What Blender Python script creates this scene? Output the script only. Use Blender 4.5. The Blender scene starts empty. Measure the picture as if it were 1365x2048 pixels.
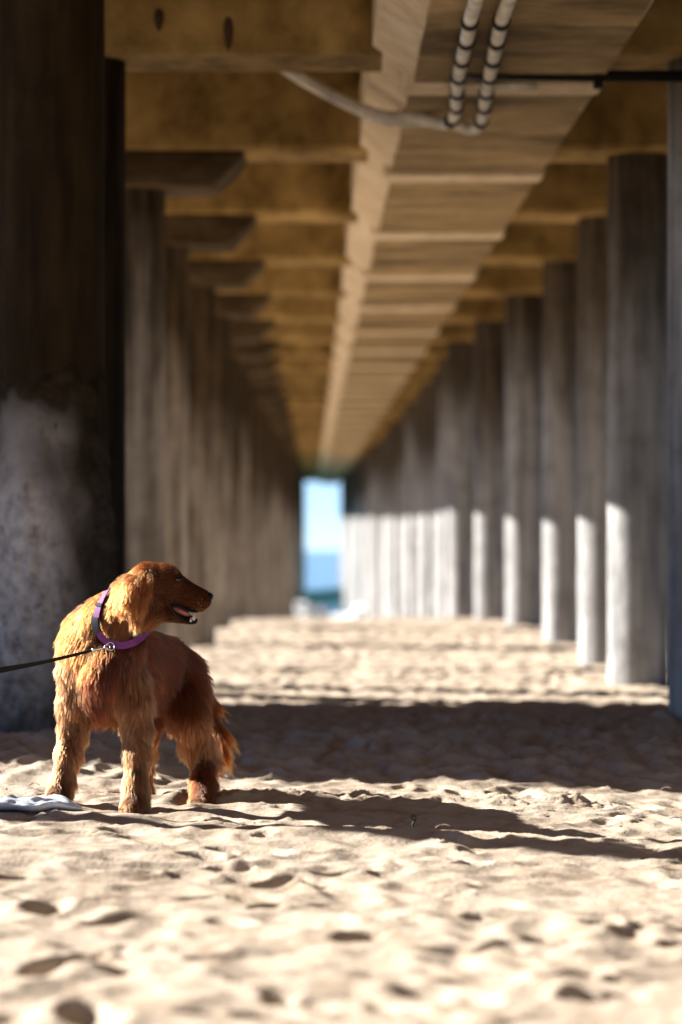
import bpy, bmesh, math, random
import numpy as np
from mathutils import Vector, Matrix
from mathutils.bvhtree import BVHTree
from mathutils.kdtree import KDTree

random.seed(7)
RNG = np.random.default_rng(11)
scene = bpy.context.scene
col = scene.collection

# ------------------------------------------------------------------ camera
FPX = 5680.0                 # focal length in pixels of the 1365 x 2048 photograph
CAMZ = 0.773
cam_data = bpy.data.cameras.new('camera')
cam = bpy.data.objects.new('camera', cam_data)
col.objects.link(cam)
cam.location = (0, 0, CAMZ)
cam.rotation_euler = (math.radians(90), 0, 0)
cam_data.sensor_fit = 'VERTICAL'
cam_data.sensor_height = 36.0
cam_data.sensor_width = 24.0
cam_data.lens = FPX / 2048 * 36
cam_data.shift_x = (682.5 - 625) / 2048
cam_data.shift_y = (1100 - 1024) / 2048
cam_data.clip_start = 0.1
cam_data.clip_end = 20000
cam_data.dof.use_dof = True
cam_data.dof.focus_distance = 8.42
cam_data.dof.aperture_fstop = 2.1
scene.camera = cam

# ------------------------------------------------------------------ sky, sun, exposure
SUN_EL, SUN_AZ = math.radians(25), math.radians(-70)     # azimuth from +Y, negative towards -X
world = bpy.data.worlds.new('World')
scene.world = world
world.use_nodes = True
wn = world.node_tree
sky = wn.nodes.new('ShaderNodeTexSky')
sky.sky_type = 'NISHITA'
sky.sun_disc = False
sky.sun_elevation = SUN_EL
sky.sun_rotation = SUN_AZ
sky.air_density = 0.4
sky.dust_density = 0.0
sky.ozone_density = 3.5
bg = wn.nodes['Background']
bg.inputs['Strength'].default_value = 0.05
wn.links.new(sky.outputs[0], bg.inputs['Color'])

sun_data = bpy.data.lights.new('sun', 'SUN')
sun_data.energy = 5.0
sun_data.angle = math.radians(0.5)
sun_data.color = (1.0, 0.96, 0.90)
sun = bpy.data.objects.new('sun', sun_data)
col.objects.link(sun)
to_sun = Vector((math.sin(SUN_AZ) * math.cos(SUN_EL), math.cos(SUN_AZ) * math.cos(SUN_EL), math.sin(SUN_EL)))
sun.rotation_euler = to_sun.to_track_quat('Z', 'Y').to_euler()
sun.location = to_sun * 60

vs = scene.view_settings
scene.display_settings.display_device = 'sRGB'
vs.view_transform = 'Standard'
vs.look = 'None'
vs.exposure = 2.1
vs.gamma = 1.0
vs.use_curve_mapping = False
scene.cycles.use_denoising = True
scene.cycles.max_bounces = 8
scene.cycles.diffuse_bounces = 5
scene.cycles.caustics_reflective = False
scene.cycles.caustics_refractive = False

# ------------------------------------------------------------------ helpers
def tag(o, label=None, cat=None, group=None, kind=None):
    if label: o['label'] = label
    if cat: o['category'] = cat
    if group: o['group'] = group
    if kind: o['kind'] = kind
    return o

def link(name, data, parent=None):
    o = bpy.data.objects.new(name, data)
    col.objects.link(o)
    if parent is not None:
        o.parent = parent
    return o

def empty(name, loc):
    o = bpy.data.objects.new(name, None)
    o.empty_display_size = 0.2
    o.location = loc
    col.objects.link(o)
    return o

def attach(o, parent):
    """child keeps its world coordinates (parents here are only translated)"""
    o.parent = parent
    o.matrix_parent_inverse = Matrix.Translation(-parent.location)
    return o

def make_mesh(name, verts, faces, mat=None, smooth=False):
    me = bpy.data.meshes.new(name)
    verts = np.asarray(verts, dtype=np.float32)
    if isinstance(faces, np.ndarray):
        nf, k = faces.shape
        me.vertices.add(len(verts)); me.vertices.foreach_set('co', verts.ravel())
        me.loops.add(nf * k); me.loops.foreach_set('vertex_index', faces.astype(np.int32).ravel())
        me.polygons.add(nf)
        me.polygons.foreach_set('loop_start', np.arange(0, nf * k, k, dtype=np.int32))
        me.update(calc_edges=True)
    else:
        me.from_pydata([tuple(map(float, v)) for v in verts], [], faces)
        me.update()
    if smooth:
        me.polygons.foreach_set('use_smooth', np.ones(len(me.polygons), dtype=bool))
    if mat: me.materials.append(mat)
    return me

def bm_mesh(name, bm, mat=None, smooth=False):
    me = bpy.data.meshes.new(name)
    bmesh.ops.recalc_face_normals(bm, faces=bm.faces)
    bm.to_mesh(me); bm.free()
    if smooth:
        for p in me.polygons: p.use_smooth = True
    if mat: me.materials.append(mat)
    return me

def box_bm(x0, x1, y0, y1, z0, z1, bevel=0.0):
    bm = bmesh.new()
    bmesh.ops.create_cube(bm, size=1.0)
    for v in bm.verts:
        v.co = Vector((x0 if v.co.x < 0 else x1, y0 if v.co.y < 0 else y1, z0 if v.co.z < 0 else z1))
    if bevel > 0:
        bmesh.ops.bevel(bm, geom=bm.edges[:], offset=bevel, segments=1, affect='EDGES', profile=0.5)
    return bm

def tube(name, pts, radii, mat, seg=10, cap=True):
    """swept tube through pts with radius per point"""
    pts = [Vector(p) for p in pts]
    if not hasattr(radii, '__len__'): radii = [radii] * len(pts)
    verts, faces = [], []
    up = Vector((0.13, 0.21, 1))
    prev = None
    for i, p in enumerate(pts):
        t = (pts[min(i + 1, len(pts) - 1)] - pts[max(i - 1, 0)]).normalized()
        if prev is None:
            a = t.cross(up)
            if a.length < 1e-3: a = t.cross(Vector((1, 0, 0)))
        else:
            a = prev - t * prev.dot(t)
        a.normalize(); prev = a
        b = t.cross(a)
        for k in range(seg):
            th = 2 * math.pi * k / seg
            verts.append(p + (a * math.cos(th) + b * math.sin(th)) * radii[i])
    n = len(pts)
    for i in range(n - 1):
        for k in range(seg):
            k2 = (k + 1) % seg
            faces.append((i * seg + k, i * seg + k2, (i + 1) * seg + k2, (i + 1) * seg + k))
    if cap:
        faces.append(tuple(range(seg - 1, -1, -1)))
        faces.append(tuple((n - 1) * seg + k for k in range(seg)))
    return make_mesh(name, verts, faces, mat, True)

def smooth_path(ctrl, n=8):
    """Catmull-Rom through the control points"""
    c = [Vector(p) for p in ctrl]
    c = [c[0] * 2 - c[1]] + c + [c[-1] * 2 - c[-2]]
    out = []
    for i in range(1, len(c) - 2):
        for k in range(n):
            t = k / n
            p0, p1, p2, p3 = c[i - 1], c[i], c[i + 1], c[i + 2]
            out.append(0.5 * ((2 * p1) + (p2 - p0) * t + (2 * p0 - 5 * p1 + 4 * p2 - p3) * t * t + (3 * p1 - p0 - 3 * p2 + p3) * t ** 3))
    out.append(c[-2])
    return out

def W(x, y, d):
    """point of the place that the photograph shows at pixel x, y and d metres away"""
    return Vector(((x - 625) * d / FPX, d, CAMZ - (y - 1100) * d / FPX))

def hash2(ix, iy, seed):
    h = (ix.astype(np.int64) * 374761393 + iy.astype(np.int64) * 668265263 + seed * 974634777) & 0x7fffffff
    h = ((h ^ (h >> 13)) * 1274126177) & 0x7fffffff
    return (h ^ (h >> 16)) & 0x7fffffff

def perlin(x, y, seed=0):
    xi, yi = np.floor(x), np.floor(y)
    xf, yf = x - xi, y - yi
    u, v = xf ** 3 * (xf * (xf * 6 - 15) + 10), yf ** 3 * (yf * (yf * 6 - 15) + 10)
    def g(ox, oy):
        a = hash2(xi + ox, yi + oy, seed) * (2 * np.pi / 0x7fffffff)
        return np.cos(a) * (xf - ox) + np.sin(a) * (yf - oy)
    n0 = g(0, 0) * (1 - u) + g(1, 0) * u
    n1 = g(0, 1) * (1 - u) + g(1, 1) * u
    return (n0 * (1 - v) + n1 * v) * 1.5

def sstep(a, b, x):
    t = np.clip((x - a) / (b - a), 0, 1)
    return t * t * (3 - 2 * t)

# ------------------------------------------------------------------ materials
class NT:
    def __init__(self, name):
        self.m = bpy.data.materials.new(name)
        self.m.use_nodes = True
        self.t = self.m.node_tree
        self.p = self.t.nodes['Principled BSDF']
        self.out = self.t.nodes['Material Output']
    def n(self, typ, **kw):
        nd = self.t.nodes.new(typ)
        for k, v in kw.items():
            if hasattr(nd, k): setattr(nd, k, v)
            else: nd.inputs[k].default_value = v
        return nd
    def l(self, a, b): self.t.links.new(a, b)
    def noise(self, vec, scale, detail=4, rough=0.55):
        nd = self.n('ShaderNodeTexNoise')
        nd.inputs['Scale'].default_value = scale
        nd.inputs['Detail'].default_value = detail
        nd.inputs['Roughness'].default_value = rough
        if vec is not None: self.l(vec, nd.inputs['Vector'])
        return nd.outputs['Fac']
    def ramp(self, fac, stops):
        nd = self.n('ShaderNodeValToRGB')
        els = nd.color_ramp.elements
        while len(els) < len(stops): els.new(0.5)
        for e, (p, c) in zip(els, stops):
            e.position = p
            e.color = (c, c, c, 1) if not hasattr(c, '__len__') else (*c, 1)
        self.l(fac, nd.inputs['Fac'])
        return nd.outputs['Color']
    def mix(self, fac, a, b, mode='MIX'):
        nd = self.n('ShaderNodeMix', data_type='RGBA', blend_type=mode)
        for s, v in ((0, fac), (6, a), (7, b)):
            if hasattr(v, 'is_output'): self.l(v, nd.inputs[s])
            elif hasattr(v, '__len__'): nd.inputs[s].default_value = (*v, 1)
            else: nd.inputs[s].default_value = v
        return nd.outputs[2]
    def math(self, op, a, b=0.0):
        nd = self.n('ShaderNodeMath', operation=op)
        for i, v in enumerate((a, b)):
            if hasattr(v, 'is_output'): self.l(v, nd.inputs[i])
            else: nd.inputs[i].default_value = v
        return nd.outputs[0]
    def coord(self, scale=(1, 1, 1), kind='Object'):
        tc = self.n('ShaderNodeTexCoord')
        mp = self.n('ShaderNodeMapping')
        mp.inputs['Scale'].default_value = scale
        self.l(tc.outputs[kind], mp.inputs['Vector'])
        return mp.outputs['Vector']
    def pos(self, scale=(1, 1, 1)):
        g = self.n('ShaderNodeNewGeometry')
        mp = self.n('ShaderNodeMapping')
        mp.inputs['Scale'].default_value = scale
        self.l(g.outputs['Position'], mp.inputs['Vector'])
        return mp.outputs['Vector']
    def bump(self, h, strength, dist):
        nd = self.n('ShaderNodeBump')
        nd.inputs['Strength'].default_value = strength
        nd.inputs['Distance'].default_value = dist
        self.l(h, nd.inputs['Height'])
        self.l(nd.outputs['Normal'], self.p.inputs['Normal'])
    def set(self, **kw):
        for k, v in kw.items():
            s = self.p.inputs[k.replace('_', ' ')]
            if hasattr(v, 'is_output'): self.l(v, s)
            elif hasattr(v, '__len__') and len(v) == 3: s.default_value = (*v, 1)
            else: s.default_value = v

def plain(name, c, rough=0.6, metal=0.0, var=0.15, scale=30):
    k = NT(name)
    f = k.noise(k.coord(), scale, 3)
    lo = tuple(x * (1 - var) for x in c); hi = tuple(min(1, x * (1 + var)) for x in c)
    k.set(Base_Color=k.ramp(f, [(0.3, lo), (0.7, hi)]), Roughness=rough, Metallic=metal)
    return k.m

def sand_mat():
    k = NT('sand')
    v = k.pos()
    big = k.noise(v, 1.3, 4)
    fine = k.noise(v, 420, 2)
    mid = k.noise(v, 26, 4)
    c = k.ramp(big, [(0.3, (0.40, 0.325, 0.25)), (0.7, (0.465, 0.388, 0.308))])
    c = k.mix(0.55, c, k.ramp(fine, [(0.25, (0.52, 0.5, 0.47)), (0.6, (1, 1, 1))]), 'MULTIPLY')
    c = k.mix(0.35, c, k.ramp(mid, [(0.3, (0.75, 0.72, 0.68)), (0.55, (1, 1, 1))]), 'MULTIPLY')
    dent_shade = k.noise(k.pos((1.0, 0.6, 1)), 9, 5, 0.62)
    c = k.mix(1.0, c, k.ramp(dent_shade, [(0.36, (0.78, 0.74, 0.69)), (0.50, (1, 1, 1))]), 'MULTIPLY')  # random dark blotches paint shaded dents into the sand colour
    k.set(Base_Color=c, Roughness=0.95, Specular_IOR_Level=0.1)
    h = k.math('ADD', k.math('MULTIPLY', fine, 0.25), k.math('MULTIPLY', k.noise(v, 70, 4), 1.0))
    k.bump(h, 0.55, 0.006)
    return k.m

def concrete_mat(name, dark, light, streak_scale=(1, 1, 1), lo=0.35, hi=0.7, stain=0.5):
    k = NT(name)
    v = k.pos()
    a = k.noise(k.pos(streak_scale), 2.2, 6, 0.62)
    b = k.noise(v, 9, 5)
    c = k.ramp(a, [(lo, dark), (hi, light)])
    c = k.mix(stain, c, k.ramp(b, [(0.3, (0.55, 0.5, 0.44)), (0.6, (1, 1, 1))]), 'MULTIPLY')
    k.set(Base_Color=c, Roughness=0.88, Specular_IOR_Level=0.1)
    k.bump(k.math('ADD', b, k.math('MULTIPLY', k.noise(v, 60, 3), 0.4)), 0.5, 0.012)
    return k.m

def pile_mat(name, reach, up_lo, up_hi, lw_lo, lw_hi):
    """weathered pile: scoured pale foot, stained brown above, lit and shaded tones worked into both"""
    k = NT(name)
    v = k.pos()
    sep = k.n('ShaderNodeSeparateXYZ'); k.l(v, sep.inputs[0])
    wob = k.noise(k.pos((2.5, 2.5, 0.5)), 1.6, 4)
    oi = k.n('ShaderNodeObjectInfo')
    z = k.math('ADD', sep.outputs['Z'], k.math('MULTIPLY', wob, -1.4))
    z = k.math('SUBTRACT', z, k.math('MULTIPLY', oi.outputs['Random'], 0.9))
    foot = k.ramp(k.math('ADD', z, reach), [(0.0, 1.0), (0.25, 0.85), (0.6, 0.35), (1.0, 0.0)])  # besides wear, the pale foot paints lit height and the top paints shade
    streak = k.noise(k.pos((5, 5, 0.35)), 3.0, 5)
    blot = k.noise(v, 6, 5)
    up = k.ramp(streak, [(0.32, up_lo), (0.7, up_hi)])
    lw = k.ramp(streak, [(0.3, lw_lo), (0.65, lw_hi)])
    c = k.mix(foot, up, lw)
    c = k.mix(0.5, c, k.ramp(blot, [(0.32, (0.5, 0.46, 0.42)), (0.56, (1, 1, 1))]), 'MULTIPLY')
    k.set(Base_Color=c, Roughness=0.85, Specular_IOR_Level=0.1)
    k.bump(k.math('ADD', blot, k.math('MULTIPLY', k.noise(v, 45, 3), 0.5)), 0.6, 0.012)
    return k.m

M = {}
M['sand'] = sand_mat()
def crust_mat():
    k = NT('shell_crust')
    v = k.pos()
    sep = k.n('ShaderNodeSeparateXYZ'); k.l(v, sep.inputs[0])
    a = k.noise(v, 3.5, 6, 0.65); b = k.noise(v, 14, 6, 0.7); c_ = k.noise(v, 55, 4)
    z = k.math('ADD', k.math('MULTIPLY', sep.outputs['Z'], 1.0), k.math('MULTIPLY', k.math('SUBTRACT', a, 0.5), 1.1))
    f = k.ramp(k.math('SUBTRACT', z, 0.75), [(0.0, 1.0), (0.30, 0.9), (0.62, 0.0)])
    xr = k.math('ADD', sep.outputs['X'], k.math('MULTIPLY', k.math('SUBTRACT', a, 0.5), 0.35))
    side = k.ramp(k.math('ADD', k.math('MULTIPLY', xr, 3.0), 3.55), [(0.25, 1.0), (0.80, 0.06)])  # lit left and shaded right of the pile painted into the crust colour
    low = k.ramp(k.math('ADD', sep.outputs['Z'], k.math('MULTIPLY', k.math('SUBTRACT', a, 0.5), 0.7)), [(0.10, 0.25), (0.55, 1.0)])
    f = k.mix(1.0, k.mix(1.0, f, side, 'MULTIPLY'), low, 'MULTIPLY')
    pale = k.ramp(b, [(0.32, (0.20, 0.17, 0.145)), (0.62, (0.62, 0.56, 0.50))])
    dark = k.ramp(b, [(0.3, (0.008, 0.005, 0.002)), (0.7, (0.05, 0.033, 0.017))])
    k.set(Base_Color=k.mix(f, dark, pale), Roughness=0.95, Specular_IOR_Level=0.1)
    k.bump(k.math('ADD', b, k.math('MULTIPLY', c_, 0.4)), 0.8, 0.012)
    return k.m
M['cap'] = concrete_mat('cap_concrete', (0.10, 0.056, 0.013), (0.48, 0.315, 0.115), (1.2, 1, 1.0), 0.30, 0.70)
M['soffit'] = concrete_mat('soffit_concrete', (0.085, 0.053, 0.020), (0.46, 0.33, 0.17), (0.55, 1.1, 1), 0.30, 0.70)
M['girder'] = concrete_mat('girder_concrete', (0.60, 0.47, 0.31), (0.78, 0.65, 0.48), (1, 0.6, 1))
M['corbel'] = concrete_mat('dark_corbel_concrete', (0.025, 0.015, 0.006), (0.14, 0.095, 0.05), (0.6, 1, 2.2), 0.34, 0.7)  # corbels get a darker concrete than the cap beams
M['deck'] = concrete_mat('deck_concrete', (0.16, 0.11, 0.055), (0.30, 0.22, 0.12))
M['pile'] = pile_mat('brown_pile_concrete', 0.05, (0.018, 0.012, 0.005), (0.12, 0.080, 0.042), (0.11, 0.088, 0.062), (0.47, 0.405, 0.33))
M['pile_pale'] = pile_mat('pale_pile_concrete', -0.62, (0.026, 0.018, 0.011), (0.13, 0.10, 0.07), (0.16, 0.16, 0.162), (0.385, 0.38, 0.372))  # paler, cooler copy for the right row, skylight put into its colour
M['pile_dark'] = concrete_mat('shaded_pile_concrete', (0.004, 0.0024, 0.001), (0.05, 0.031, 0.013), (3, 3, 0.3), 0.3, 0.72)  # deep shade on the near left piles put into their concrete colour
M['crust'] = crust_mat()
M['pipe'] = plain('white_pvc', (0.55, 0.50, 0.42), 0.6, 0, 0.4, 9)
M['pipe_dark'] = plain('blackened_iron', (0.008, 0.006, 0.0045), 0.6)
M['pipe_dark'].node_tree.nodes['Principled BSDF'].inputs['Specular IOR Level'].default_value = 0.1
M['rust'] = plain('rust', (0.06, 0.026, 0.012), 0.9)
M['timber'] = plain('weathered_timber', (0.22, 0.16, 0.11), 0.85, 0, 0.35, 12)

# ------------------------------------------------------------------ the beach
SEA_Z = -1.53
def axis(lo_far, lo, hi, hi_far, step, grow):
    a = [lo]; s = step
    while a[-1] > lo_far: s *= grow; a.append(a[-1] - s)
    c = list(np.arange(lo, hi, step)); c.append(hi)
    b = [hi]; s = step
    while b[-1] < hi_far: s *= grow; b.append(b[-1] + s)
    return np.array(sorted(set(a[1:] + c + b[1:])))

gx = axis(-320, -1.75, 1.75, 320, 0.014, 1.07)
ya = list(np.arange(4.3, 10.6, 0.012))
y_, st = ya[-1], 0.012
while y_ < 34:
    st = 0.012 + 0.0026 * max(0, y_ - 10.6); y_ += st; ya.append(y_)
while y_ < 230:
    st *= 1.05; y_ += st; ya.append(y_)
yb = []; y_, st = 4.3, 0.012
while y_ > -260:
    st *= 1.07; y_ -= st; yb.append(y_)
gy = np.array(sorted(yb + ya))
GX, GY = np.meshgrid(gx, gy)

PAWS = [(W(113, 1605, 8.50), 0.0), (W(268, 1628, 8.40), 0.0), (W(403, 1618, 8.80), 0.0), (W(280, 1612, 9.0), 0.0)]

def relief(X, Y):
    z = np.where(Y > 27, -1.85 * ((np.clip(Y, 27, 95) - 27) / 68) ** 1.25, 0.0)
    z = z - np.clip(Y - 95, 0, 200) * 0.02
    z = z + 0.10 * perlin(X / 9 + 3.3, Y / 7 + 1.7, 3) * sstep(9, 16, np.abs(Y - 4) + np.abs(X) * 0.4)
    # the sand falls a little to the right in front of the pier
    near = sstep(4.5, 7.0, Y) * (1 - sstep(9.0, 11.5, Y))
    z = z - near * 0.030 * np.clip(X + 0.45, -0.3, 2.0)
    # low mound at the foot of the big pile
    z = z + 0.075 * np.exp(-((X + 1.15) / 0.45) ** 2 - ((Y - 10.2) / 0.7) ** 2)
    # low crest right in front of the dog's shadow
    z = z + 0.018 * np.exp(-((Y - 7.75 + 0.10 * X + 0.12 * perlin(X * 1.3, Y * 0 + 4.1, 8)) / 0.16) ** 2) * sstep(-0.7, 0.1, X)
    wx = X + 0.12 * perlin(X * 1.7, Y * 1.7, 21)
    wy = Y + 0.12 * perlin(X * 1.7 + 9, Y * 1.7, 22)
    a = perlin(wx / 0.52, wy / 0.62, 31)
    b = perlin(wx / 0.19, wy / 0.24, 32)
    c = perlin(wx / 0.105, wy / 0.13, 33)
    e = perlin(X / 0.04, Y / 0.045, 34)
    amp = 1.0 + 2.2 * sstep(9.3, 10.4, Y) * (1 - sstep(12.6, 14.0, Y)) + 0.35 * sstep(14, 16, Y) * (1 - sstep(24, 40, Y))
    lump = -np.abs(b) * 0.026 + 0.009
    z = z + amp * (0.010 * a + lump + 0.0085 * c + 0.0030 * e)
    return z

GZ = relief(GX, GY)

def dent(cx, cy, lx, ly, rot, depth, rim):
    r = max(lx, ly) * 2.4
    i0, i1 = np.searchsorted(gx, [cx - r, cx + r]); j0, j1 = np.searchsorted(gy, [cy - r, cy + r])
    if i1 <= i0 or j1 <= j0: return
    X, Y = GX[j0:j1, i0:i1] - cx, GY[j0:j1, i0:i1] - cy
    c, s = math.cos(rot), math.sin(rot)
    u, v = (X * c + Y * s) / lx, (-X * s + Y * c) / ly
    q = u * u + v * v
    GZ[j0:j1, i0:i1] += -depth * np.exp(-q ** 1.6) + rim * np.exp(-((np.sqrt(q) - 1.45) / 0.38) ** 2)

for i in range(1500):                       # trodden sand: footprints and scuffs
    y = 3.6 + 26 * RNG.random() ** 1.5
    x = RNG.uniform(-1, 1) * (0.9 + 0.16 * y)
    big = RNG.random()
    lx = 0.025 + 0.05 * big ** 2.5; ly = 0.02 + 0.022 * RNG.random()
    dent(x, y, lx, ly, RNG.uniform(-1.2, 1.2), (0.012 + 0.034 * RNG.random()) * (0.45 + 0.55 * big) * (2.2 if 9.3 < y < 13.5 else 0.9 if y > 13.5 else 1.0), 0.002 + 0.006 * RNG.random())
# freshly dug, crumbly sand in a few places
def crumble(cx, cy, rx, ry, h):
    global GZ
    w = np.exp(-((GX - cx) / rx) ** 2 - ((GY - cy) / ry) ** 2)
    nz = 0.5 * np.abs(perlin(GX / 0.075, GY / 0.06, 91)) + 0.6 * perlin(GX / 0.033, GY / 0.03, 92) + 0.5 * perlin(GX / 0.017, GY / 0.018, 93)
    GZ = GZ + w * (h * 0.5 + h * nz)
crumble(0.78, 8.95, 0.26, 0.13, 0.022)
crumble(-0.16, 8.95, 0.22, 0.12, 0.018)
crumble(0.35, 9.0, 0.5, 0.12, 0.008)
crumble(-0.9, 8.9, 0.25, 0.16, 0.012)
for i in range(260):                        # small scattered clods
    y = RNG.normal(8.7, 0.9); x = RNG.uniform(-1.3, 1.5)
    rr_ = RNG.uniform(0.006, 0.014)
    dent(x, y, rr_, rr_, 0, -RNG.uniform(0.003, 0.009), 0)
for p, zoff in PAWS:                        # the sand meets the paws
    w = np.exp(-(((GX - p.x) / 0.085) ** 2 + ((GY - p.y - 0.02) / 0.11) ** 2) ** 1.5)
    GZ = GZ * (1 - w) + (p.z + zoff) * w

def ground(x, y):
    i = int(np.clip(np.searchsorted(gx, x) - 1, 0, len(gx) - 2)); j = int(np.clip(np.searchsorted(gy, y) - 1, 0, len(gy) - 2))
    fx = (x - gx[i]) / (gx[i + 1] - gx[i]); fy = (y - gy[j]) / (gy[j + 1] - gy[j])
    return float((GZ[j, i] * (1 - fx) + GZ[j, i + 1] * fx) * (1 - fy) + (GZ[j + 1, i] * (1 - fx) + GZ[j + 1, i + 1] * fx) * fy)

nx, ny = len(gx), len(gy)
idx = np.arange(nx * ny).reshape(ny, nx)
faces = np.stack([idx[:-1, :-1], idx[:-1, 1:], idx[1:, 1:], idx[1:, :-1]], -1).reshape(-1, 4)
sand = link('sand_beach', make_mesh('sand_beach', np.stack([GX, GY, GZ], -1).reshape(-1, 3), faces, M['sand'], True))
tag(sand, 'trodden pale beach sand running under the pier', kind='structure')

# ------------------------------------------------------------------ the sea
def sea_mat():
    k = NT('sea_water')
    v = k.pos((1, 0.35, 1))
    w = k.noise(v, 1.2, 5)
    k.set(Base_Color=(0.02, 0.07, 0.085), Roughness=0.12, IOR=1.33)
    k.bump(w, 0.5, 0.25)
    return k.m
M['sea'] = sea_mat()
M['foam'] = plain('foam', (0.78, 0.80, 0.80), 0.9, 0, 0.1, 4)
me = make_mesh('sea', [(-6000, 78, SEA_Z), (6000, 78, SEA_Z), (6000, 12000, SEA_Z), (-6000, 12000, SEA_Z)], [(0, 1, 2, 3)], M['sea'])
tag(link('sea', me), kind='structure')

def wave(name, y0, height, width, mat, x0, x1, seed, kind, label):
    xs = np.linspace(x0, x1, 160); us = np.linspace(-1, 1, 15)
    XX, UU = np.meshgrid(xs, us)
    hh = height * (0.75 + 0.5 * perlin(XX / 9, XX * 0 + seed, seed))
    prof = np.exp(-(UU * 1.9) ** 2)
    YY = y0 + UU * width + 1.2 * perlin(XX / 14, XX * 0 + 0.5, seed + 1) - 0.4 * width * prof
    ZZ = SEA_Z - 0.08 + hh * prof + 0.10 * height * perlin(XX / 0.7, YY / 0.5, seed + 2) * prof
    i = np.arange(160 * 15).reshape(15, 160)
    f = np.stack([i[:-1, :-1], i[:-1, 1:], i[1:, 1:], i[1:, :-1]], -1).reshape(-1, 4)
    o = link(name, make_mesh(name, np.stack([XX, YY, ZZ], -1).reshape(-1, 3), f, mat, True))
    return tag(o, label, kind=kind)
wave('sea_swell', 128, 0.85, 5.0, M['sea'], -90, 90, 5, 'structure', 'dark green swell rising beneath the far end of the pier')
def splash(x0, x1, y0, h, seed, label):
    bm = bmesh.new()
    rs = random.Random(seed)
    for k in range(46):
        t = rs.random(); x = x0 + (x1 - x0) * t
        rad = rs.uniform(0.10, 0.24)
        m_ = Matrix.Translation((x, y0 + rs.uniform(-1, 1), SEA_Z + 0.1 + h * rs.random() * (1 - 0.6 * abs(2 * t - 1)))) @ Matrix.Diagonal((rad * 1.6, rad, rad * 0.8, 1))
        bmesh.ops.create_icosphere(bm, subdivisions=2, radius=1, matrix=m_)
    for v in bm.verts:
        v.co += Vector((rs.uniform(-.02, .02), rs.uniform(-.02, .02), rs.uniform(-.02, .02)))
    tag(link('sea_foam', bm_mesh('sea_foam', bm, M['foam'], True)), label, kind='stuff')
splash(-1.3, 0.35, 86, 0.62, 4, 'white surf breaking at the left of the opening under the pier')
splash(1.35, 2.6, 88, 0.50, 5, 'white surf breaking at the right of the opening under the pier')
wave('sea_foam', 97, 0.22, 2.2, M['foam'], -40, 40, 6, 'stuff', 'low line of white foam along the water edge')
# ------------------------------------------------------------------ the pier
SLOPE = 55 / FPX
def CB(d): return CAMZ + 2.065 + SLOPE * d       # underside of the cap beams
SP = 3.28
BENTS = [11.7] + [12.75 + SP * k for k in range(41)]
PIER_END = BENTS[-1] + 0.6
pier = empty('pier', (0.35, 11.7, 0))
tag(pier, 'long concrete beach pier seen from underneath, rows of round piles carrying cap beams', 'pier')

def pile(x, y, r, ztop, mat, seed, seg=22, parent=pier):
    zb = ground(x, y) - 0.5
    n = 26
    zs = np.linspace(zb, ztop, n); th = np.linspace(0, 2 * np.pi, seg, endpoint=False)
    T, Z = np.meshgrid(th, zs)
    R = r * (1 + 0.012 * perlin(T * 1.0 + seed, Z * 2.2, seed)) + 0.004 * perlin(np.cos(T) * 3 + seed, Z * 7, seed + 3)
    V = np.stack([x + R * np.cos(T), y + R * np.sin(T), Z], -1).reshape(-1, 3)
    i = np.arange(n * seg).reshape(n, seg)
    f = np.stack([i[:-1], np.roll(i, -1, 1)[:-1], np.roll(i, -1, 1)[1:], i[1:]], -1).reshape(-1, 4)
    return attach(link('pile', make_mesh('pile', V, f, mat, True)), parent)

LEFT_EDGE = {0: -0.855, 1: -0.838, 2: -0.829, 3: -0.84, 4: -0.772, 5: -0.75}
RIGHT_EDGE = {0: 1.62, 1: 1.597, 2: 1.666, 3: 1.805, 4: 1.834, 5: 1.758, 6: 1.665, 7: 1.54}
big_pile = None
for b, d in enumerate(BENTS):
    r = 0.172 if b else 0.225
    le = LEFT_EDGE.get(b, -0.80 + random.uniform(-0.05, 0.05) + 0.42 * min(1, max(0, b - 10) / 22))
    re = RIGHT_EDGE.get(b, 1.64 + random.uniform(-0.07, 0.07) - 0.22 * min(1, max(0, b - 14) / 22))
    corbel = 0.20 if b >= 2 else 0.0
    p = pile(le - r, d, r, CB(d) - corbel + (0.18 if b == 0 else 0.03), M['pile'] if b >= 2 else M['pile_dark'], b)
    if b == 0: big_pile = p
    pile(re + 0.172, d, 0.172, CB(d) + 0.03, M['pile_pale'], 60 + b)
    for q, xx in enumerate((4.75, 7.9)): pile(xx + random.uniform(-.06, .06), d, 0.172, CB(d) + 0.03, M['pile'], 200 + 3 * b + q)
    x0 = -2.55 if b >= 3 or b == 0 else -11.0
    if 0 < b < 3:
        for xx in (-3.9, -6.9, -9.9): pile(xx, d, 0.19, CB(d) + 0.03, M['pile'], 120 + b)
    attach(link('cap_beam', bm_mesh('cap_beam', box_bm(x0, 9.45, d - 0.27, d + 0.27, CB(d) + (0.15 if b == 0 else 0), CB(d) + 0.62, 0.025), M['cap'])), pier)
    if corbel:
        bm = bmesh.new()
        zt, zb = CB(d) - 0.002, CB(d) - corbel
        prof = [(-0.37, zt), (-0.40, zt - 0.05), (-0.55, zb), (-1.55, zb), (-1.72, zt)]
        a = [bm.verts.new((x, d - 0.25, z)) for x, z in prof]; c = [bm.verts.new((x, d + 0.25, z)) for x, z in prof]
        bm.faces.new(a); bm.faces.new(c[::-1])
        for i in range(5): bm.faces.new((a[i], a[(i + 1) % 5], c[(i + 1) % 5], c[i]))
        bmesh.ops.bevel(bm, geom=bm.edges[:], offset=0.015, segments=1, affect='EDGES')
        attach(link('corbel', bm_mesh('corbel', bm, M['corbel'])), pier)

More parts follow.
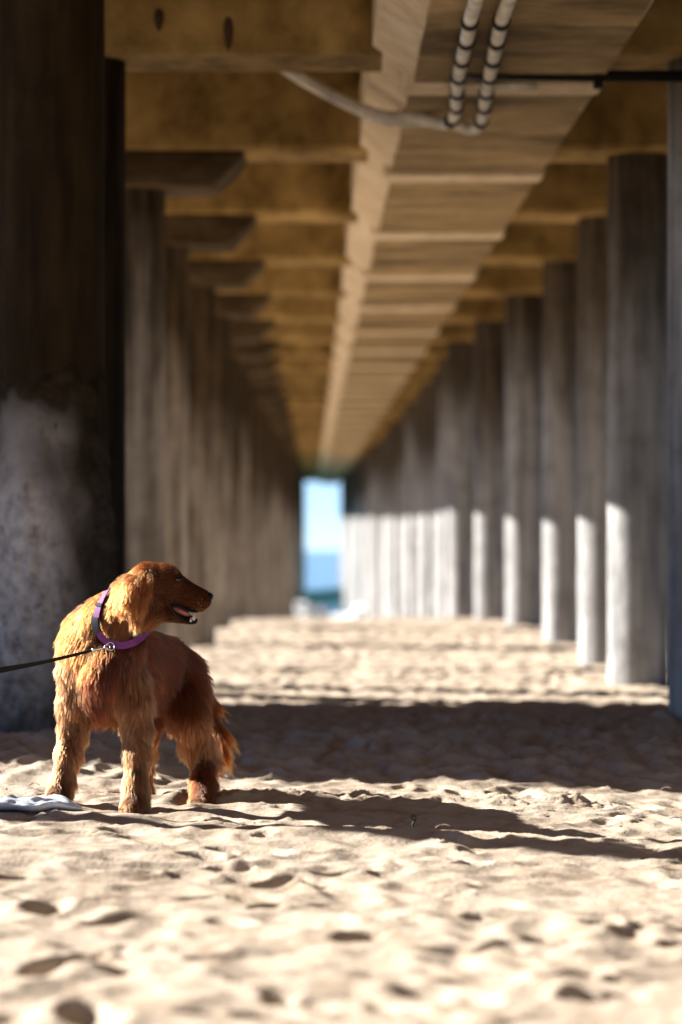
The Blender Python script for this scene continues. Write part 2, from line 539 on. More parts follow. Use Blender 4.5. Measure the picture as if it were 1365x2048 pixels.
# the pier goes on over the camera: bents nearer than the picture shows
for d in (8.42, 5.14, 1.86, -1.42, -4.7, -7.98):
    for xx in (1.9, 4.75, 7.9): pile(xx, d, 0.172, CB(d) + 0.18, M['pile_pale'], 300 + int(d * 10 + xx))
    attach(link('cap_beam', bm_mesh('cap_beam', box_bm(-2.55, 9.45, d - 0.27, d + 0.27, CB(d) + 0.15, CB(d) + 0.62, 0.025), M['cap'])), pier)

def sloped(name, prof, y0, y1, mat):
    """prism of the profile (x, height over the cap undersides) following the slope of the pier"""
    n = len(prof)
    v = [(x, y, CB(y) + h) for y in (y0, y1) for x, h in prof]
    f = [tuple(range(n)), tuple(range(2 * n - 1, n - 1, -1))] + [(i, i + n, (i + 1) % n + n, (i + 1) % n) for i in range(n)]
    bm = bmesh.new(); vv = [bm.verts.new(q) for q in v]
    for q in f: bm.faces.new([vv[i] for i in q])
    return bm_mesh(name, bm, mat)
D0 = 12.43
attach(link('sun_block_slab', bm_mesh('sun_block_slab', box_bm(-3.5, -2.64, 11.4, 12.40, CB(12) + 0.12, CB(12) + 0.62, 0.02), M['deck'])), pier)  # added slab out of view, keeps sun off the top of the big pile
attach(link('deck_slab', sloped('deck_slab', [(-2.62, .6), (9.5, .6), (9.5, .85), (-2.62, .85)], -8.6, PIER_END, M['deck'])), pier)
attach(link('deck_slab', sloped('deck_slab', [(-11.0, .6), (-2.63, .6), (-2.63, .85), (-11.0, .85)], D0, 16.35, M['deck'])), pier)  # unseen wide section, assumed here to cast the dark band across the sand
attach(link('edge_beam', sloped('edge_beam', [(-2.85, .26), (-2.57, .26), (-2.57, .59), (-2.85, .59)], 16.4, PIER_END, M['cap'])), pier)
attach(link('edge_beam', sloped('edge_beam', [(9.47, .02), (9.75, .02), (9.75, .59), (9.47, .59)], -8.6, PIER_END, M['cap'])), pier)
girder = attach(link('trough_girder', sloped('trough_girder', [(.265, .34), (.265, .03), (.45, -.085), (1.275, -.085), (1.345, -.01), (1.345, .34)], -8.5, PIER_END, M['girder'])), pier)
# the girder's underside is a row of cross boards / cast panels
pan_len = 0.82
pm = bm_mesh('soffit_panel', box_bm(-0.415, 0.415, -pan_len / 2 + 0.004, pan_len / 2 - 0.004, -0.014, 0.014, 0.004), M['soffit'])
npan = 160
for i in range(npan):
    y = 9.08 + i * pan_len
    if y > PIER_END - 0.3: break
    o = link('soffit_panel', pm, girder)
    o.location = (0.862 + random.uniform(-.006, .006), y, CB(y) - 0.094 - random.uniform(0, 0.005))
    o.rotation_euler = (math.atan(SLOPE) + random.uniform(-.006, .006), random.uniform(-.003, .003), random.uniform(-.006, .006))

# a shallow rib closes the girder at every bent
for d in BENTS[1:]:
    attach(link('girder_rib', bm_mesh('girder_rib', box_bm(0.40, 1.30, d - 0.13, d + 0.13, CB(d) - 0.128, CB(d) - 0.05, 0.012), M['girder'])), pier)

# rust marks of old bolts on the first cap beam face
for px, py, hh in ((318, 40, 0.10), (457, 68, 0.15)):
    p = W(px, py, 12.75 - 0.275)
    bm = bmesh.new()
    bmesh.ops.create_uvsphere(bm, u_segments=10, v_segments=8, radius=1)
    for v in bm.verts:
        v.co = p + Vector((v.co.x * 0.022 * (1 + 0.3 * v.co.z), v.co.y * 0.018, v.co.z * hh / 2))
    attach(link('rusted_bolt', bm_mesh('rusted_bolt', bm, M['rust'], True)), pier)

# lumpy shell crust round the foot of the big pile
px_, py_ = LEFT_EDGE[0] - 0.225, BENTS[0]
seg, n = 96, 90
ths = np.linspace(0, 2 * np.pi, seg, endpoint=False); zs = np.linspace(-0.15, 1.62, n)
T, Z = np.meshgrid(ths, zs)
cx, cy = np.cos(T) * 1.2, np.sin(T) * 1.2
lump = 0.022 * perlin(cx * 2.6 + Z * 2.1, cy * 2.6 - Z * 2.7, 41) + 0.016 * perlin(cx * 6 + Z * 5, cy * 6 + Z * 6.1, 42) + 0.008 * perlin(cx * 15 + Z * 13, cy * 15 + Z * 15, 43)
edge = 1.47 + 0.06 * perlin(cx * 1.5, cy * 1.5, 44) + 0.035 * perlin(cx * 3.3 + Z, cy * 3.3, 45)
R = 0.2285 + (0.016 + lump) * sstep(0.0, 0.5, edge - Z) * (0.6 + 0.8 * sstep(-0.5, 0.8, np.cos(T))) - 0.02 * sstep(0, -0.04, edge - Z)
V = np.stack([px_ + R * np.cos(T), py_ + R * np.sin(T), Z], -1).reshape(-1, 3)
i = np.arange(n * seg).reshape(n, seg)
f = np.stack([i[:-1], np.roll(i, -1, 1)[:-1], np.roll(i, -1, 1)[1:], i[1:]], -1).reshape(-1, 4)
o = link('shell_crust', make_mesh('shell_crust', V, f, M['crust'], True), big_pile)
o['label'] = 'pale lumpy crust round the foot of the big pile'

# ------------------------------------------------------------------ pipes under the girder
def pipe_run(name, ctrl, r, mat, label, couplings, n=10):
    path = smooth_path(ctrl, n)
    root = empty(name, path[0]); tag(root, label, 'pipe')
    attach(link('tube', tube('tube', path, r, mat, 12)), root)
    L = [0]
    for a, b in zip(path, path[1:]): L.append(L[-1] + (b - a).length)
    for s in couplings:
        j = next((q for q in range(len(L) - 1) if L[q + 1] >= s), None)
        if j is None: continue
        t = (path[j + 1] - path[j]).normalized(); c = path[j].lerp(path[j + 1], (s - L[j]) / max(1e-6, L[j + 1] - L[j]))
        attach(link('coupling', tube('coupling', [c - t * 0.035, c + t * 0.035], r * 1.25, M['pipe_dark'], 12)), root)
    return root
def PH(d, drop=0.0): return CB(d) - 0.15 - drop
pipe_run('utility_pipe', [(0.60, 6.0, PH(6.0)), (0.60, 10.35, PH(10.35)), (0.61, 11.1, PH(11.1)), (0.625, 12.0, PH(12.0)), (0.65, 12.8, PH(12.8)), (0.67, 13.25, PH(13.3, .005)), (0.63, 13.5, PH(13.5, .02)), (0.50, 13.6, CAMZ + 2.075), (0.347, 13.6, CAMZ + 2.078), (0.18, 13.6, CAMZ + 2.135), (-0.06, 13.6, CAMZ + 2.265), (-0.25, 13.6, CAMZ + 2.40)],
         0.028, M['pipe'], 'pale banded pipe under the girder that bends off to the left', [4.85, 5.3, 5.75, 6.2, 6.65, 7.07, 7.4])
pipe_run('utility_pipe', [(0.72, 6.0, PH(6.0)), (0.72, 10.35, PH(10.35)), (0.73, 11.1, PH(11.1)), (0.755, 12.0, PH(12.0)), (0.78, 12.8, PH(12.8)), (0.80, 13.35, PH(13.4, .01)), (0.77, 13.65, PH(13.6, .025)), (0.64, 13.75, CAMZ + 2.075), (0.36, 13.75, CAMZ + 2.082), (0.19, 13.75, CAMZ + 2.15), (-0.06, 13.75, CAMZ + 2.285), (-0.25, 13.75, CAMZ + 2.42)],
         0.028, M['pipe'], 'pale banded pipe running to the right of its twin under the girder', [4.85, 5.3, 5.75, 6.2, 6.65, 7.07, 7.45])
YP = 12.42
zp = W(1100, 152, YP).z
root = empty('iron_pipe', (0.75, YP, zp)); tag(root, 'black iron pipe crossing to the right below the first cap beam', 'pipe')
attach(link('tube', tube('tube', [(0.70, YP, zp + .01), (1.3, YP, zp), (2.9, YP, zp)], 0.026, M['pipe_dark'], 12)), root)
hx = W(1197, 152, YP).x
attach(link('hanger', bm_mesh('hanger', box_bm(hx - 0.02, hx + 0.02, YP - .034, YP + .034, zp - 0.055, CB(YP) + 0.08, 0.006), M['pipe_dark'])), root)
attach(link('bracket', bm_mesh('bracket', box_bm(0.60, 0.86, YP - .05, YP + .06, zp - 0.01, CB(YP) - 0.105, 0.006), M['pipe_dark'])), root)
p0, p1 = W(950, 172, YP - .03), W(1076, 172, YP - .03)
tag(link('steel_rod', tube('steel_rod', [p0, p1], 0.014, M['pipe'], 10)), 'short pale rod under the black iron pipe', 'rod')

# ------------------------------------------------------------------ the dog
RED, DEEP, GOLD, TAN = (0.062, 0.0110, 0.0015), (0.040, 0.0078, 0.0013), (0.120, 0.028, 0.0042), (0.140, 0.046, 0.0135)
FACE = (0.098, 0.0215, 0.0034)
DN = Vector((0, 0, -1))
prims = []   # a, b, ra, rb, flow, length, curl, colour, group, flat axis
def cap(a, b, ra, rb, flow=DN, ln=0.03, curl=0.2, colr=RED, grp='body'):
    prims.append((np.array(a), np.array(b), ra, rb, np.array(Vector(flow).normalized()), ln, curl, np.array(colr), grp))
def chain(pts, flow, ln, curl, colr, grp='body'):
    for (a, ra), (b, rb) in zip(pts, pts[1:]):
        f = flow if flow is not None else (b - a)
        cap(a, b, ra, rb, f, ln, curl, colr, grp)
back = Vector((0.30, 0.75, -0.55))
# trunk
cap(W(208, 1318, 8.55), W(208, 1378, 8.53), 0.108, 0.078, Vector((0, -.2, -1)), 0.050, 0.5, RED)
cap(W(194, 1272, 8.60), W(240, 1300, 8.72), 0.094, 0.098, Vector((-.4, .4, -.8)), 0.035, 0.3, RED)
cap(W(225, 1340, 8.66), W(285, 1345, 8.85), 0.106, 0.094, back, 0.042, 0.3, RED)
cap(W(250, 1310, 8.72), W(320, 1325, 8.98), 0.095, 0.082, back, 0.042, 0.3, RED)
cap(W(295, 1345, 8.88), W(345, 1352, 9.02), 0.096, 0.080, back, 0.035, 0.2, DEEP)
cap(W(210, 1388, 8.57), W(290, 1380, 8.85), 0.058, 0.070, Vector((0, .1, -1)), 0.036, 0.3, DEEP)  # deeper colour paints the shadow between the front legs into the coat
# neck
chain([(W(200, 1290, 8.56), 0.108), (W(232, 1245, 8.50), 0.086), (W(275, 1200, 8.44), 0.076)], Vector((-.45, .05, -.9)), 0.045, 0.6, GOLD)
cap(W(215, 1345, 8.47), W(258, 1290, 8.455), 0.072, 0.050, Vector((0, -.25, -1)), 0.05, 0.5, RED)
# head
H = dict(grp='head')
cap(W(300, 1168, 8.40), W(328, 1164, 8.395), 0.064, 0.055, Vector((-1, 0, -.1)), 0.015, 0.05, FACE, **H)
cap(W(335, 1172, 8.39), W(352, 1180, 8.385), 0.050, 0.043, Vector((-1, 0, .1)), 0.010, 0.05, FACE, **H)
cap(W(352, 1186, 8.385), W(404, 1200, 8.37), 0.040, 0.0275, Vector((-1, 0, .1)), 0.007, 0.0, FACE, **H)
cap(W(352, 1198, 8.385), W(397, 1207, 8.37), 0.033, 0.0245, Vector((-1, 0, -.2)), 0.007, 0.0, FACE, **H)
cap(W(318, 1198, 8.395), W(322, 1212, 8.40), 0.050, 0.042, Vector((-.7, 0, -.7)), 0.014, 0.1, FACE, **H)
cap(W(318, 1222, 8.395), W(384, 1241, 8.375), 0.031, 0.0125, Vector((-1, 0, -.3)), 0.008, 0.0, FACE, **H)
cap(W(290, 1190, 8.42), W(305, 1225, 8.41), 0.062, 0.038, Vector((-.5, 0, -.9)), 0.028, 0.4, FACE, **H)
cap(W(343, 1155, 8.372), W(338, 1157, 8.375), 0.024, 0.026, Vector((-1, 0, .2)), 0.010, 0.0, FACE, **H)
cap(W(343, 1155, 8.405), W(338, 1157, 8.40), 0.024, 0.026, Vector((-1, 0, .2)), 0.010, 0.0, FACE, **H)
cap(W(364, 1174, 8.38), W(406, 1195, 8.372), 0.026, 0.022, Vector((-1, 0, .2)), 0.007, 0.0, FACE, **H)
# ears
for dy, s in ((-0.062, 1), (0.062, 1)):
    o3 = Vector((0, dy, 0))
    chain([(W(296, 1150, 8.40) + o3, 0.018), (W(280, 1172, 8.40) + o3 * 1.25, 0.026), (W(273, 1200, 8.40) + o3 * 1.3, 0.027), (W(275, 1226, 8.40) + o3 * 1.2, 0.018)], Vector((-.08, 0, -1)), 0.046, 0.9, (0.165, 0.044, 0.0078), 'ear')
    chain([(W(268, 1165, 8.41) + o3, 0.022), (W(258, 1205, 8.42) + o3 * 1.15, 0.024)], Vector((-.2, 0, -1)), 0.05, 0.9, GOLD, 'ear')
# front legs
chain([(W(158, 1348, 8.55), 0.064), (W(152, 1402, 8.56), 0.046), (W(146, 1452, 8.575), 0.033)], Vector((0, .15, -1)), 0.034, 0.25, TAN)
chain([(W(146, 1452, 8.575), 0.033), (W(137, 1505, 8.565), 0.029), (W(126, 1560, 8.555), 0.025), (W(119, 1590, 8.53), 0.028)], Vector((.1, .12, -1)), 0.026, 0.3, TAN)
chain([(W(119, 1590, 8.53), 0.026), (W(111, 1596, 8.47), 0.022)], Vector((-.2, -.6, -.7)), 0.020, 0.1, TAN)
chain([(W(252, 1358, 8.49), 0.062), (W(264, 1402, 8.48), 0.047), (W(273, 1452, 8.49), 0.036)], Vector((0, .15, -1)), 0.034, 0.25, TAN)
chain([(W(273, 1452, 8.49), 0.036), (W(273, 1505, 8.48), 0.031), (W(271, 1570, 8.45), 0.027), (W(270, 1606, 8.43), 0.030)], Vector((.1, .12, -1)), 0.028, 0.3, TAN)
chain([(W(270, 1608, 8.43), 0.030), (W(262, 1616, 8.37), 0.024)], Vector((-.1, -.6, -.7)), 0.020, 0.1, TAN)
# hind legs
chain([(W(352, 1348, 9.00), 0.076), (W(360, 1388, 8.93), 0.070), (W(374, 1434, 8.88), 0.052)], Vector((.1, .35, -1)), 0.045, 0.25, RED)
chain([(W(374, 1434, 8.88), 0.050), (W(391, 1482, 8.94), 0.035), (W(403, 1518, 8.97), 0.026)], Vector((.15, .2, -1)), 0.045, 0.3, TAN)
chain([(W(408, 1515, 8.97), 0.030), (W(406, 1570, 8.91), 0.025), (W(404, 1600, 8.86), 0.026)], Vector((.25, .3, -1)), 0.032, 0.3, RED)
chain([(W(404, 1602, 8.86), 0.026), (W(400, 1609, 8.79), 0.021)], Vector((-.1, -.6, -.7)), 0.020, 0.1, TAN)
chain([(W(312, 1350, 9.05), 0.088), (W(296, 1400, 8.98), 0.076), (W(284, 1445, 8.95), 0.050)], Vector((0, .3, -1)), 0.04, 0.25, RED)
chain([(W(284, 1445, 8.95), 0.050), (W(281, 1500, 9.04), 0.032), (W(280, 1530, 9.08), 0.027), (W(280, 1580, 9.04), 0.024), (W(280, 1600, 9.0), 0.025)], Vector((.1, .3, -1)), 0.035, 0.3, GOLD)
chain([(W(280, 1601, 9.0), 0.025), (W(277, 1606, 8.94), 0.02)], Vector((-.1, -.6, -.7)), 0.020, 0.1, TAN)
# toes
for c_ in (W(111, 1598, 8.47), W(262, 1619, 8.37), W(400, 1611, 8.79)):
    for ox, oy in ((-.024, .004), (-.008, -.008), (.009, -.008), (.024, .004)):
        t_ = c_ + Vector((ox, oy - .006, -.003))
        cap(t_ + Vector((-ox * .35, .03, .012)), t_, 0.012, 0.0115, Vector((0, -.7, -.7)), 0.010, 0.0, TAN, 'toe')
# tail
chain([(W(372, 1326, 9.08), 0.024), (W(394, 1358, 9.14), 0.022)], Vector((.3, .2, -1)), 0.028, 0.2, RED, 'tail')
chain([(W(394, 1358, 9.14), 0.022), (W(412, 1410, 9.18), 0.020), (W(432, 1460, 9.17), 0.016), (W(446, 1505, 9.15), 0.008)], Vector((.32, 0, -1)), 0.075, 0.25, GOLD, 'tail')

A = np.array([p[0] for p in prims]); B = np.array([p[1] for p in prims])
RA = np.array([p[2] for p in prims]); RB = np.array([p[3] for p in prims])
GRP = [p[8] for p in prims]
def sd(i, P):
    ab = B[i] - A[i]
    t = np.clip(((P - A[i]) @ ab) / max(1e-9, ab @ ab), 0, 1)
    q = P - A[i] - t[..., None] * ab
    if GRP[i] == 'ear': q = q * np.array([1, 1.9, 1])          # ears are flat flaps
    if GRP[i] == 'head': q = q * np.array([1, 1.12, 1])
    return np.sqrt((q * q).sum(-1)) - (RA[i] + (RB[i] - RA[i]) * t)

VOX = 0.0055
lo = np.minimum(A, B).min(0) - 0.17; hi = np.maximum(A, B).max(0) + 0.17
dims = np.ceil((hi - lo) / VOX).astype(int)
ax = [lo[k] + VOX * np.arange(dims[k]) for k in range(3)]
def field(sel, k):
    acc = np.zeros(dims, dtype=np.float32)
    for i in sel:
        pad = max(RA[i], RB[i]) + 0.09
        l = np.maximum(((np.minimum(A[i], B[i]) - pad - lo) / VOX).astype(int), 0)
        h = np.minimum(((np.maximum(A[i], B[i]) + pad - lo) / VOX).astype(int) + 1, dims)
        g = np.stack(np.meshgrid(ax[0][l[0]:h[0]], ax[1][l[1]:h[1]], ax[2][l[2]:h[2]], indexing='ij'), -1)
        acc[l[0]:h[0], l[1]:h[1], l[2]:h[2]] += np.exp(-np.clip(sd(i, g) / k, -25, 25)).astype(np.float32)
    return -k * np.log(np.maximum(acc, 1e-11))
fb = field([i for i, g in enumerate(GRP) if g == 'body'], 0.013)
fh = field([i for i, g in enumerate(GRP) if g == 'head'], 0.0050)
ft = field([i for i, g in enumerate(GRP) if g == 'toe'], 0.003)
fe = field([i for i, g in enumerate(GRP) if g in ('ear', 'tail')], 0.008)
def smin(a, b, k):
    h = np.clip(0.5 + 0.5 * (b - a) / k, 0, 1)
    return b * (1 - h) + a * h - k * h * (1 - h)
F = smin(smin(smin(fb, fh, 0.03), fe, 0.012), ft, 0.006)
del fb, fh, fe, ft
# eye socket and stop
def surface_nets(F):
    ins = F < 0
    nx, ny, nz = F.shape
    c = [ins[i:nx - 1 + i, j:ny - 1 + j, k:nz - 1 + k] for i in (0, 1) for j in (0, 1) for k in (0, 1)]
    cnt = sum(x.astype(np.int8) for x in c)
    cell = (cnt > 0) & (cnt < 8)
    ids = -np.ones(cell.shape, dtype=np.int64)
    I = np.argwhere(cell); ids[cell] = np.arange(len(I))
    acc = np.zeros((len(I), 3)); num = np.zeros(len(I))
    off = [(i, j, k) for i in (0, 1) for j in (0, 1) for k in (0, 1)]
    for a in range(8):
        for b in range(a + 1, 8):
            oa, ob = np.array(off[a]), np.array(off[b])
            if abs(oa - ob).sum() != 1: continue
            fa = F[tuple((I + oa).T)]; fb_ = F[tuple((I + ob).T)]
            s = (fa < 0) != (fb_ < 0)
            t = np.where(s, fa / np.where(s, fa - fb_, 1), 0)
            acc += np.where(s[:, None], oa + (ob - oa) * t[:, None], 0); num += s
    V = I + acc / num[:, None]
    quads = []
    for axn in range(3):
        s = [slice(None)] * 3; e = [slice(None)] * 3
        s[axn] = slice(0, -1); e[axn] = slice(1, None)
        ch = ins[tuple(s)] != ins[tuple(e)]
        E = np.argwhere(ch)
        u, v = [q for q in range(3) if q != axn]
        E = E[(E[:, u] > 0) & (E[:, v] > 0) & (E[:, u] < F.shape[u] - 1) & (E[:, v] < F.shape[v] - 1)]
        du = np.zeros(3, int); dv = np.zeros(3, int); du[u] = 1; dv[v] = 1
        q = np.stack([ids[tuple(x.T)] for x in (E - du - dv, E - dv, E, E - du)], -1)
        flip = ins[tuple(E.T)]
        if axn == 1: flip = ~flip
        q[~flip] = q[~flip][:, ::-1]
        quads.append(q)
    return V, np.concatenate(quads)
V, Q = surface_nets(F)
V = lo + V * VOX
del F

def hair_mat(name, rough=0.42, randc=0.10):
    m = bpy.data.materials.new(name); m.use_nodes = True
    t = m.node_tree; t.nodes.clear()
    out = t.nodes.new('ShaderNodeOutputMaterial')
    h = t.nodes.new('ShaderNodeBsdfHairPrincipled')
    h.model = 'CHIANG'; h.parametrization = 'COLOR'
    at = t.nodes.new('ShaderNodeAttribute'); at.attribute_name = 'coat'
    t.links.new(at.outputs['Color'], h.inputs['Color'])
    h.inputs['Roughness'].default_value = rough
    h.inputs['Radial Roughness'].default_value = 0.5
    h.inputs['Random Roughness'].default_value = 0.3
    h.inputs['Coat'].default_value = 0.0
    h.inputs['IOR'].default_value = 1.48
    t.links.new(h.outputs[0], out.inputs['Surface'])
    return m
M['coat_skin'] = plain('short_red_coat', (0.040, 0.0095, 0.0022), 0.9, 0, 0.4, 90)
M['coat_skin'].node_tree.nodes['Principled BSDF'].inputs['Specular IOR Level'].default_value = 0.08
M['fur'] = hair_mat('red_fur')

dog = empty('dog', W(250, 1622, 8.6))
tag(dog, 'long-haired red dog standing on the sand, head turned to the right, mouth open', 'dog')
body_me = make_mesh('body', V, Q, M['coat_skin'], True)
body = attach(link('body', body_me), dog)
bvh = BVHTree.FromPolygons([Vector(v) for v in V], [tuple(int(a) for a in q) for q in Q])
CAMP = Vector((0, 0, CAMZ))
def on_dog(x, y):
    """point on the dog's surface that the photograph shows at pixel x, y"""
    dirv = (W(x, y, 8) - CAMP).normalized()
    h = bvh.ray_cast(CAMP, dirv, 20)
    return (h[0], h[1]) if h[0] is not None else (W(x, y, 8.4), Vector((0, -1, 0)))

# ---- face: eye, nose, lips, tongue, teeth
def dull(m, lvl):
    m.node_tree.nodes['Principled BSDF'].inputs['Specular IOR Level'].default_value = lvl
    return m
M['black_wet'] = dull(plain('black_skin', (0.004, 0.0032, 0.003), 0.45), 0.15)
M['eye'] = plain('eye', (0.006, 0.003, 0.002), 0.05)
M['tongue'] = plain('tongue', (0.34, 0.11, 0.10), 0.5)
M['tooth'] = plain('tooth', (0.55, 0.50, 0.40), 0.35)
def ball(name, c, r, mat, rot=None, seg=16):
    bm = bmesh.new()
    bmesh.ops.create_uvsphere(bm, u_segments=seg, v_segments=seg - 4, radius=1)
    R3 = rot or Matrix.Identity(3)
    for v in bm.verts:
        v.co = Vector(c) + R3 @ Vector((v.co.x * r[0], v.co.y * r[1], v.co.z * r[2]))
    return attach(link(name, bm_mesh(name, bm, mat, True)), dog)
ep, en = on_dog(357, 1158)
ball('eye', ep + en * -0.004, (0.0105, 0.0105, 0.0105), M['eye'])
ball('eyelid', ep + en * -0.0045, (0.0145, 0.007, 0.0105), M['black_wet'])
ep2 = Vector((ep.x, 2 * 8.39 - ep.y, ep.z))
ball('eye', ep2, (0.0085, 0.0085, 0.0085), M['eye'])
ball('nose', W(418, 1193, 8.37), (0.0135, 0.018, 0.0125), M['black_wet'])
ly = 8.352
lip_lo = smooth_path([W(341, 1209, ly - .012), W(347, 1222, ly - .010), (W(362, 1236, ly - .004)), W(378, 1244, ly + .002), W(390, 1244, ly + .012), W(393, 1240, 8.374)], 5)
attach(link('lip', tube('lip', lip_lo, [0.0045] * 8 + [0.006] * (len(lip_lo) - 12) + [0.005] * 4, M['black_wet'], 8)), dog)
lip_up = smooth_path([W(341, 1208, ly - .012), W(358, 1212, ly - .008), W(375, 1220, ly - .002), W(390, 1223, ly + .006), W(404, 1219, 8.366)], 5)
attach(link('lip', tube('lip', lip_up, 0.0036, M['black_wet'], 8)), dog)
ball('mouth_lining', W(362, 1224, 8.375), (0.032, 0.018, 0.010), M['black_wet'], Matrix.Rotation(math.radians(24), 3, 'Y'))
ball('tongue', W(364, 1223, 8.362), (0.027, 0.016, 0.0085), M['tongue'], Matrix.Rotation(math.radians(26), 3, 'Y'))
for x, y, s, d_ in ((388, 1236, 1.3, 8.346), (382, 1239, .7, 8.346)):
    c = W(x, y, d_)
    attach(link('tooth', tube('tooth', [c + Vector((0, 0, -.007)), c, c + Vector((.001, 0, .010 * s))], [0.004, 0.0038 * s, 0.0008], M['tooth'], 8)), dog)

# ---- coat: hair strands grown from the body, combed along each limb
cpts = []
for x, y in ((222, 1180), (208, 1200), (198, 1225), (195, 1248), (203, 1270), (219, 1285), (241, 1292), (260, 1288), (275, 1280)):
    p, nv_ = on_dog(x, y)
    cpts.append((p, nv_))
COLL_C = W(240, 1240, 8.50)
for (x, y, d) in ((296, 1250, 8.50), (290, 1215, 8.57), (262, 1180, 8.60), (238, 1168, 8.56)):
    p = W(x, y, d); h = bvh.find_nearest(p)
    cpts.append((h[0], (h[0] - COLL_C).normalized()))
_c = [p for p, _ in cpts]; _n = [q for _, q in cpts]
_path = smooth_path(_c[-3:] + _c + _c[:3], 8)[24:24 + 8 * len(_c)]
_nrm = smooth_path(_n[-3:] + _n + _n[:3], 8)[24:24 + 8 * len(_c)]
NC = len(_path)
for _ in range(12):
    _path = [(_path[k - 1] + 2 * _path[k] + _path[(k + 1) % NC]) / 4 for k in range(NC)]
    _nrm = [(_nrm[k - 1] + 2 * _nrm[k] + _nrm[(k + 1) % NC]).normalized() for k in range(NC)]
tri = np.concatenate([Q[:, [0, 1, 2]], Q[:, [0, 2, 3]]])
e1, e2 = V[tri[:, 1]] - V[tri[:, 0]], V[tri[:, 2]] - V[tri[:, 0]]
nr = np.cross(e1, e2); area = np.linalg.norm(nr, axis=1) / 2
NH = 400000
pick = RNG.choice(len(tri), NH, p=area / area.sum())
u, v = RNG.random(NH), RNG.random(NH); sw = u + v > 1; u[sw], v[sw] = 1 - u[sw], 1 - v[sw]
P = V[tri[pick, 0]] + u[:, None] * e1[pick] + v[:, None] * e2[pick]
vn = np.zeros_like(V)
for k in range(3): np.add.at(vn, tri[:, k], nr)
vn /= np.linalg.norm(vn, axis=1)[:, None] + 1e-12
N = vn[tri[pick, 0]] * (1 - u - v)[:, None] + vn[tri[pick, 1]] * u[:, None] + vn[tri[pick, 2]] * v[:, None]
N /= np.linalg.norm(N, axis=1)[:, None]
# orientation check: normals must point outwards
if ((P - (A.mean(0) + B.mean(0)) / 2) * N).sum(1).mean() < 0: N = -N
DD = np.stack([sd(i, P) for i in range(len(prims))], 1)
Wt = np.exp(-np.clip((DD - DD.min(1, keepdims=True)) / 0.010, 0, 30)); Wt /= Wt.sum(1, keepdims=True)
flow = Wt @ np.array([p[4] for p in prims])
length = Wt @ np.array([p[5] for p in prims])
curl = Wt @ np.array([p[6] for p in prims])
colr = Wt @ np.array([p[7] for p in prims])
near = DD.argmin(1)
# bare places: mouth, nose, eye, collar band
def away(c, r): return np.linalg.norm((P - np.array(c)) * np.array([1, .45, 1]), axis=1) > r
keep = away(W(417, 1195, 8.37), 0.014) & away(ep, 0.010) & away(W(352, 1218, 8.36), 0.013) & away(W(366, 1228, 8.36), 0.013) & away(W(380, 1232, 8.36), 0.012)
kc = KDTree(NC)
for k_, p_ in enumerate(_path): kc.insert(p_, k_)
kc.balance()
cdist = np.array([kc.find(p)[2] for p in P])
keep &= cdist > 0.0095
length = np.minimum(length, 0.004 + 1.0 * np.clip(cdist - 0.010, 0, 1))
P, N, flow, length, curl, colr, near = [q[keep] for q in (P, N, flow, length, curl, colr, near)]
n = len(P)
# colour patches along the coat: darker and paler locks
pat = perlin(P[:, 0] * 22 + P[:, 1] * 9, P[:, 2] * 12 + P[:, 1] * 7, 51)
pat2 = perlin(P[:, 0] * 60, P[:, 2] * 40 + P[:, 1] * 30, 52)
colr = colr * (1 + 0.38 * pat + 0.22 * pat2)[:, None]
colr *= (0.72 + 0.56 * RNG.random(n))[:, None]
colr = np.clip(colr, 0.002, 0.85)
length = length * (0.5 + 0.9 * RNG.random(n) ** 1.4) * (1 + 0.35 * pat)
length = np.where(length < 0.012, np.maximum(length, 0.004), length)
# tail plume and leg feathering: longer on the rear side
rear = np.clip(N @ np.array([0.55, 0.8, -0.1]), 0, 1)
leg = np.array([1.0 if (g == 'body' and p[1][2] < 0.36) else 0.0 for p, g in zip(prims, GRP)])[near]
length = length * (1 + 0.9 * rear * leg)
flow = flow + (N * rear[:, None] * leg[:, None]) * 0.25
# comb direction in the surface, swirled by a slow noise
flow = flow + 0.35 * np.stack([perlin(P[:, 0] * 14, P[:, 2] * 14 + P[:, 1] * 5, 61), perlin(P[:, 0] * 14 + 5, P[:, 2] * 14 + P[:, 1] * 5, 62), 0.4 * perlin(P[:, 0] * 14, P[:, 2] * 14, 63)], 1)
flow = flow - (flow * N).sum(1, keepdims=True) * N
flow /= np.linalg.norm(flow, axis=1)[:, None] + 1e-9
NP = 7
lift = 0.20 + 0.34 * RNG.random(n)
lift = np.where(length < 0.02, 0.22, lift)
S = np.cross(N, flow)
phase = 6.28 * perlin(P[:, 0] * 9, P[:, 2] * 9 + P[:, 1] * 4, 71) * 2 + RNG.normal(0, 0.5, n)
pts = np.zeros((n, NP, 3)); pts[:, 0] = P - N * 0.001
d_ = flow + N * lift[:, None]
d_ /= np.linalg.norm(d_, axis=1)[:, None]
jit = RNG.normal(0, 0.07, (n, 3))
for k in range(1, NP):
    t = k / (NP - 1)
    g = np.array([0, 0, -1.0])
    dir_ = d_ * (1 - 0.45 * t) + flow * 0.35 * t + g * (0.30 * t) * np.minimum(1, length / 0.04)[:, None] + jit * t
    wav = curl ** 1.6 * 0.55
    dir_ = dir_ + S * (wav * np.sin(phase + 9.0 * t * np.minimum(1.6, length / 0.035)))[:, None] + N * (0.5 * wav * np.cos(phase + 9.0 * t * np.minimum(1.6, length / 0.035)))[:, None]
    dir_ /= np.linalg.norm(dir_, axis=1)[:, None]
    pts[:, k] = pts[:, k - 1] + dir_ * (length / (NP - 1))[:, None]
